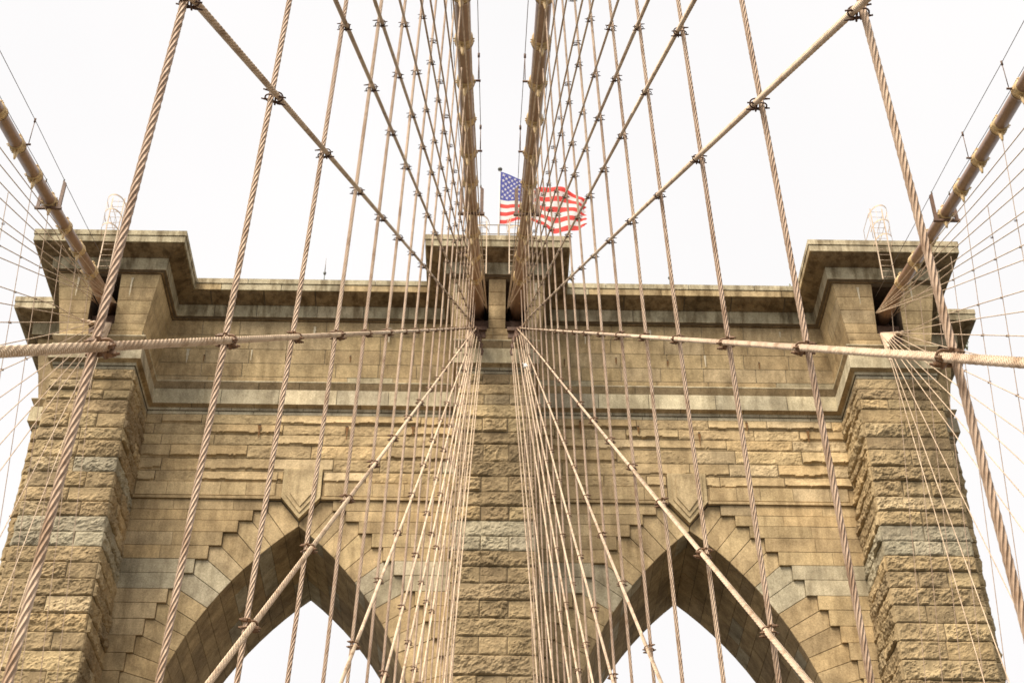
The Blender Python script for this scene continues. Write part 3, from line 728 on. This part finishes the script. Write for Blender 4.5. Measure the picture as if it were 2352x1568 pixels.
# ---- hand wires and channel posts above the main cables
for kind in ('inner', 'outer'):
    for sg in (-1, 1):
        cx = cin if kind == 'inner' else cou; yb = 39.75; c0 = cx(yb); zb = zc(yb)
        root = tag(empty('wire_post_frame', (sg*c0, yb, zb)), {('inner', -1): 'pair of brown channel posts astride the main cable left of centre', ('inner', 1): 'pair of brown channel posts astride the cable in front of the flag', ('outer', -1): 'pair of brown channel posts astride the far left main cable', ('outer', 1): 'pair of brown channel posts astride the far right main cable'}[(kind, sg)], 'post frame', 'channel post frames on the main cables')
        inv = Matrix.Translation(-Vector(root.location))
        for s2 in (-1, 1):
            x = sg*c0+s2*.36; mb = MB(); b_ = zb-.30; t_ = zb+.98
            mb.box((x-.06, yb-.012, b_), (x+.06, yb+.012, t_-.12)); mb.box((x-.06, yb, b_), (x-.045, yb+.07, t_-.12)); mb.box((x+.045, yb, b_), (x+.06, yb+.07, t_-.12))
            xi = -1 if x*s2 > 0 or True else 1
            V = [(x-.06, yb, t_-.12), (x+.06, yb, t_-.12), (x-.06*s2*1., yb, t_+.02), (x-.06*s2+.001, yb+.07, t_+.02), (x+.06, yb+.07, t_-.12), (x-.06, yb+.07, t_-.12)]
            mb.add(V, [(0, 1, 2), (4, 5, 3), (0, 2, 3, 5), (1, 4, 3, 2)])
            mb.tube([(x-.05*s2, yb+.03, t_-.04), (x-.05*s2, yb+.03, t_+.08)], .03, 8, 1)
            o = mb.obj('channel_post', [M_IRON, M_FINIAL]); o.parent = root; o.matrix_parent_inverse = inv
        mb = MB(); mb.box((sg*c0-.46, yb-.03, zb-.36), (sg*c0+.46, yb+.06, zb-.27)); o = mb.obj('cross_beam', M_IRON); o.parent = root; o.matrix_parent_inverse = inv
        mb = MB()
        for k in (-1, 1): mb.tube([(sg*c0+k*.23, yb, zb-.3), (sg*c0+k*.23, yb, zb+.16)], .02, 6)
        o = mb.obj('clamp_bolts', M_IRON); o.parent = root; o.matrix_parent_inverse = inv
        for s2 in (-1, 1):
            side = 'walkway' if s2 == -sg else 'outer'
            mb = MB(); pts = [(sg*c0+s2*.31, yb+.03, zb+1.04)]
            pts += [(sg*cx(y)+s2*.36, y, zc(y)+1.1) for y in np.arange(yb-2.286*2, -12, -2.286*2)]
            mb.tube(pts, .011, 5, 0); o = mb.obj('hand_wire', M_WIRE)
            tag(o, 'thin hand wire above the %s, on its %s side' % (PLACE[(kind, sg)].replace('main ','').replace(' of the centre line',' of centre').replace(' at the far ',' far '), side), 'wire', 'thin hand wires above the main cables')
            mb = MB(); mb.tube([(sg*c0+s2*.31, yb+.03, zb+1.0), (sg*cx(49)+s2*.3, 50.0, zc(49.6)-.1+.6)], .011, 5, 0); k = mb.obj('lower_wire', M_WIRE); k.parent = o
            for y in [Y0+ST*j for j in (13-s2*0, 11, 9, 7)]:
                if side != 'walkway' or y > 36: continue
                mb = MB(); x = sg*cx(y)+s2*.36; mb.tube([(x, y, zc(y)+.05), (x, y, zc(y)+1.1)], .014, 5, 0)
                mb.tube([(x-s2*.2, y, zc(y)), (x+s2*.07, y, zc(y))], .035, 6, 0); mb.tube([(x, y, zc(y)+1.0), (x, y, zc(y)+1.16)], .035, 6, 0)
                k = mb.obj('wire_stanchion', M_IRON); k.parent = o

# ---- ladders with safety cages
def ladder(cx, z0, z1, y, hoops, label, rails):
    root = tag(empty('caged_ladder', (cx, y, z0)), label, 'ladder', 'caged ladders up the cornice')
    inv = Matrix.Translation(-Vector(root.location))
    def P(mb, n, m): o = mb.obj(n, m); o.parent = root; o.matrix_parent_inverse = inv
    for s_ in (-1, 1):
        mb = MB(); mb.box((cx+s_*.25-.022, y-.012, z0), (cx+s_*.25+.022, y+.012, z1)); P(mb, 'rail', M_TANIRON)
    z = z0+.12
    while z < z1-.05:
        mb = MB(); mb.tube([(cx-.25, y, z), (cx+.25, y, z)], .010, 6); P(mb, 'rung', M_TANIRON); z += .3
    for hz in hoops:
        mb = MB(); pts = []
        for k in range(21):
            a = math.radians(180*k/20); pts.append((cx-.37*math.cos(a), y-.03-.68*math.sin(a)**.8, hz))
        pts = [(cx-.37, y+.08, hz)]+pts+[(cx+.37, y+.08, hz)]
        V = []; F = []
        for k, p in enumerate(pts): V += [(p[0], p[1], hz-.035), (p[0], p[1], hz+.035), (p[0]*1.0+(cx-p[0])*.025, p[1]+.008, hz+.035), (p[0]+(cx-p[0])*.025, p[1]+.008, hz-.035)]
        for k in range(len(pts)-1):
            for j in range(4): F.append((4*k+j, 4*k+(j+1) % 4, 4*k+4+(j+1) % 4, 4*k+4+j))
        mb.add(V, F); P(mb, 'cage_hoop', M_TANIRON)
    for a in (20, 55, 90, 125, 160):
        a = math.radians(a); mb = MB(); x = cx-.365*math.cos(a); yy = y-.03-.67*math.sin(a)**.8; mb.tube([(x, yy, hoops[0]), (x, yy, hoops[-1])], .006, 5); P(mb, 'cage_bar', M_TANIRON)
    if rails:
        for s_ in (-1, 1):
            mb = MB(); x = cx+s_*.30-.1*0; a = .024/2
            zt = 45.75
            mb.tube([(x, y+.1, 44.3), (x, y+.1, zt), (x, y+1.2, zt), (x, y+1.2, 44.3)], a, 6); mb.tube([(x, y+.1, 45.1), (x, y+1.2, 45.1)], a, 6); P(mb, 'grab_rail', M_TANIRON)
ladder(15.97, 42.0, 45.9, 48.55, (43.85, 44.65, 45.45), 'caged tan ladder climbing over the cornice of the right buttress', True)
ladder(-15.97, 42.0, 45.9, 48.55, (43.85, 44.65, 45.45), 'caged tan ladder climbing over the cornice of the left buttress', True)
ladder(.72, 42.0, 44.9, 48.55, (44.0, 44.55), 'short caged ladder on the central buttress beside the right inner cable', False)
ladder(-.72, 42.0, 44.9, 48.55, (44.0, 44.55), 'short caged ladder on the central buttress beside the left inner cable', False)

# ---- roof railing
root = tag(empty('roof_railing', (0, 51, 44.4)), 'thin grey safety railing on top of the central buttress below the flag', 'railing')
inv = Matrix.Translation(-Vector(root.location))
for x in (-.95, -.49, .03, .46, .95):
    mb = MB(); w = .045 if x == .03 else .022; mb.tube([(x, 51, 44.38), (x, 51, 46.95)], w, 8); o = mb.obj('post', M_RAIL); o.parent = root; o.matrix_parent_inverse = inv
for z in (46.93, 46.40, 45.6):
    mb = MB(); mb.tube([(-.95, 51, z), (.95, 51, z)], .02, 6); o = mb.obj('rail', M_RAIL); o.parent = root; o.matrix_parent_inverse = inv

# ---- lightning finials on the parapet
for sg in (-1, 1):
    root = tag(empty('finial', (sg*7.45, 52.0, 44.4)), 'small spiked finial on the %s parapet between two buttresses' % ('left' if sg < 0 else 'right'), 'finial', 'small spiked finials on the parapet')
    inv = Matrix.Translation(-Vector(root.location)); x = sg*7.5
    mb = MB(); mb.tube([(x, 52, 44.35), (x, 52, 44.8)], .022, 8); o = mb.obj('stem', M_FINIAL); o.parent = root; o.matrix_parent_inverse = inv
    mb = MB(); mb.tube([(x, 52, z_) for z_ in (44.78, 44.82, 44.88, 44.93, 44.96)], [.02, .055, .07, .055, .02], 12); o = mb.obj('knob', M_FINIAL); o.parent = root; o.matrix_parent_inverse = inv
    mb = MB(); mb.tube([(x, 52, 44.96), (x, 52, 45.75)], [.02, .006], 6); o = mb.obj('spike', M_RAIL); o.parent = root; o.matrix_parent_inverse = inv

# ---- flagpole and flag
root = tag(empty('flagpole', (.05, 56.4, 44.4)), 'slim grey flagpole with dark ball top behind the flag', 'flagpole'); inv = Matrix.Translation(-Vector(root.location))
mb = MB(); mb.tube([(.02, 56.4, 44.3), (.09, 56.4, 55.6)], [.05, .03], 10); o = mb.obj('pole', M_POLE); o.parent = root; o.matrix_parent_inverse = inv
mb = MB(); mb.tube([(.09, 56.4, z_) for z_ in (55.58, 55.62, 55.68, 55.74, 55.77)], [.03, .10, .12, .09, .02], 12); o = mb.obj('ball_top', M_FINIAL); o.parent = root; o.matrix_parent_inverse = inv
topc = np.array([[0.13, 55.50], [0.7, 55.17], [1.16, 54.93], [1.6, 54.66], [2.0, 54.49], [2.59, 54.40], [3.29, 54.33], [3.98, 54.02], [4.32, 53.86]])
botc = np.array([[0.06, 52.03], [0.35, 52.0], [0.95, 52.20], [1.74, 52.12], [2.25, 51.95], [2.69, 51.55], [3.24, 51.47], [3.92, 51.52], [4.27, 51.80]])
us = np.linspace(0, 1, 9)
def flagp(u, v):
    x0 = np.interp(u, us, topc[:, 0]); z0 = np.interp(u, us, topc[:, 1]); x1 = np.interp(u, us, botc[:, 0]); z1 = np.interp(u, us, botc[:, 1])
    wf = np.clip((u-.30)/.22, 0, 1); wf = wf*wf*(3-2*wf); f4 = 4/13
    t2 = np.where(v < f4, (f4-v)*.5, (v-f4)/(1-f4)); back = np.where(v < f4, (f4-v)/f4, 0)*wf
    v = v*(1-wf)+t2*wf
    x = x0+(x1-x0)*v; z = z0+(z1-z0)*v+.03*u*np.sin(6.28*(u*2.1+v*.5))*np.sin(3.14*v)
    amp = .04+.16*u; y = 56.4-amp*np.sin(6.28*(u*1.75-v*.35)+.4)-.08*u*np.sin(6.28*(u*4.5+v*.9))+.28*back
    z = z+.025*u*np.sin(6.28*(u*3.3+v*1.3))*np.sin(3.14*v)
    edge = np.clip((u-.93)/.07, 0, 1); x = x+edge*.07*np.sin(v*37.)*1.0
    return np.stack([x, y, z], -1)
def cloth(name, col, trans=.5):
    m, t, b = mat(name, .75, 0, .15); b.inputs['Base Color'].default_value = (*col, 1)
    tr = N(t, 'ShaderNodeBsdfTranslucent'); tr.inputs['Color'].default_value = (*col, 1); mxs = N(t, 'ShaderNodeMixShader'); mxs.inputs['Fac'].default_value = trans
    wv = N(t, 'ShaderNodeTexWave', Scale=120., Distortion=.3); tcn = N(t, 'ShaderNodeTexCoord'); t.links.new(tcn.outputs['Object'], wv.inputs['Vector']); bump(t, b, wv.outputs['Fac'], .15, .003)
    o_ = t.nodes['Material Output']; t.links.new(b.outputs[0], mxs.inputs[1]); t.links.new(tr.outputs[0], mxs.inputs[2]); t.links.new(mxs.outputs[0], o_.inputs['Surface']); return m
M_FR = cloth('red_cloth', (.78, .10, .085)); M_FW = cloth('white_cloth', (.85, .82, .80)); M_FB = cloth('blue_cloth', (.11, .12, .38))
flag = tag(empty('flag', (.1, 56.4, 53.7)), 'american flag with white stars on blue and red stripes flying right', 'flag'); inv = Matrix.Translation(-Vector(flag.location))
NU, NV = 130, 78
def grid(name, u0, u1, v0, v1, nu, nv, matf, mats, dy=0):
    U, V_ = np.meshgrid(np.linspace(u0, u1, nu+1), np.linspace(v0, v1, nv+1)); P = flagp(U, V_); P[..., 1] += dy
    F = []; mi = []
    for j in range(nv):
        for i in range(nu): F.append((j*(nu+1)+i, j*(nu+1)+i+1, (j+1)*(nu+1)+i+1, (j+1)*(nu+1)+i)); mi.append(matf(j))
    mb = MB(); mb.add(P.reshape(-1, 3), F, 0, smooth=True); mb.mi = mi; o = mb.obj(name, mats); o.parent = flag; o.matrix_parent_inverse = inv; return o
UC, VC = .40, 7/13
grid('striped_field', 0, 1, VC, 1, NU, 6*6, lambda j: (0 if ((j//6)+7) % 2 == 0 else 1), [M_FR, M_FW])
grid('striped_upper_field', UC, 1, 0, VC, 80, 7*6, lambda j: (0 if (j//6) % 2 == 0 else 1), [M_FR, M_FW])
can = grid('canton', 0, UC, 0, VC, 52, 42, lambda j: 0, [M_FB])
for dy, nm in ((-.012, 'stars'), (.012, 'stars')):
    mb = MB()
    for r_ in range(9):
        nst = 6 if r_ % 2 == 0 else 5
        for c_ in range(nst):
            uc = UC*((c_*2+1+(r_ % 2)))/12; vc = VC*(r_+1)/10
            hu, hv = .019, .031; V = [flagp(np.array(uc), np.array(vc))+np.array((0, dy, 0))]
            for k in range(10):
                a = math.radians(90+36*k); rr = 1 if k % 2 == 0 else .42
                V.append(flagp(np.array(uc+hu*1.15*rr*math.cos(a)), np.array(vc-hv*1.15*rr*math.sin(a)))+np.array((0, dy, 0)))
            mb.add(V, [(0, k, k % 10+1) for k in range(1, 11)], 0)
    o = mb.obj(nm, M_FW); o.parent = can

# ---- weeds rooted in the masonry
def weed(x, y, z, n, h, label):
    r_ = random.Random(int(x*100)); root = tag(empty('weed', (x, y, z)), label, 'weed'); inv = Matrix.Translation(-Vector(root.location))
    sm = MB(); lf = MB()
    for k in range(n):
        a = r_.uniform(0, 6.28); t = np.array((x+.18*math.cos(a)*r_.random()*h*1.4, y+.15*math.sin(a), z+h*r_.uniform(.5, 1))); sm.tube([(x, y, z-.05), t], .008, 4)
        for q in range(9):
            f = r_.uniform(.3, 1.05); p = np.array((x, y, z))*(1-f)+t*f; d1 = np.array([r_.uniform(-1, 1) for _ in range(3)])*.055; d2 = np.array([r_.uniform(-1, 1) for _ in range(3)])*.03
            lf.add([p, p+d1*.5+d2, p+d1, p+d1*.5-d2], [(0, 1, 2, 3)])
    for mb, nm in ((sm, 'stem'), (lf, 'leaves')): o = mb.obj(nm, M_LEAF); o.parent = root; o.matrix_parent_inverse = inv
weed(3.06, 49.4, 42.4, 9, .55, 'yellow-green weed growing at the right edge of the central cornice')
weed(12.7, 51.95, 44.25, 8, .22, 'small mossy weed on the parapet beside the right buttress')
weed(20.6, 53.9, 42.6, 5, .35, 'tiny weed on the outer ledge right of the right buttress')

# ================================================================== GROUND (outside the frame)
def plane(name, x0, x1, y0, y1, z, m):
    mb = MB(); mb.add([(x0, y0, z), (x1, y0, z), (x1, y1, z), (x0, y1, z)], [(0, 1, 2, 3)]); o = mb.obj(name, m); tag(o, kind='structure'); return o
M_WATER, t_, b_ = mat('river_water', .18, 0, .5); b_.inputs['Base Color'].default_value = (.05, .055, .05, 1)
n_ = N(t_, 'ShaderNodeTexNoise', Scale=.6, Detail=6); g_ = N(t_, 'ShaderNodeNewGeometry'); t_.links.new(g_.outputs['Position'], n_.inputs['Vector']); bump(t_, b_, n_.outputs['Fac'], .5, .3)
plane('river', -4000, 4000, -4000, 4000, -45, M_WATER)
M_WOOD, t_, b_ = mat('weathered_planks', .85); g_ = N(t_, 'ShaderNodeNewGeometry')
w_ = N(t_, 'ShaderNodeTexWave', Scale=3.2, Distortion=.2, bands_direction='Y'); t_.links.new(g_.outputs['Position'], w_.inputs['Vector'])
t_.links.new(ramp(t_, w_.outputs['Fac'], .02, (.05, .04, .03), .12, (.27, .21, .15)), b_.inputs['Base Color'])
M_ROAD = flat('asphalt', (.09, .08, .065), .9, var=.2, scale=20.)
mb = MB(); mb.box((-2.0, -90, -1.9), (2.0, 48.5, -1.65)); tag(mb.obj('promenade', M_WOOD), kind='structure')
for sg in (-1, 1):
    a, b = sorted((sg*2.9, sg*12.1)); mb = MB(); mb.box((a, -90, -6.9), (b, 150, -6.4)); tag(mb.obj('roadway', M_ROAD), kind='structure')
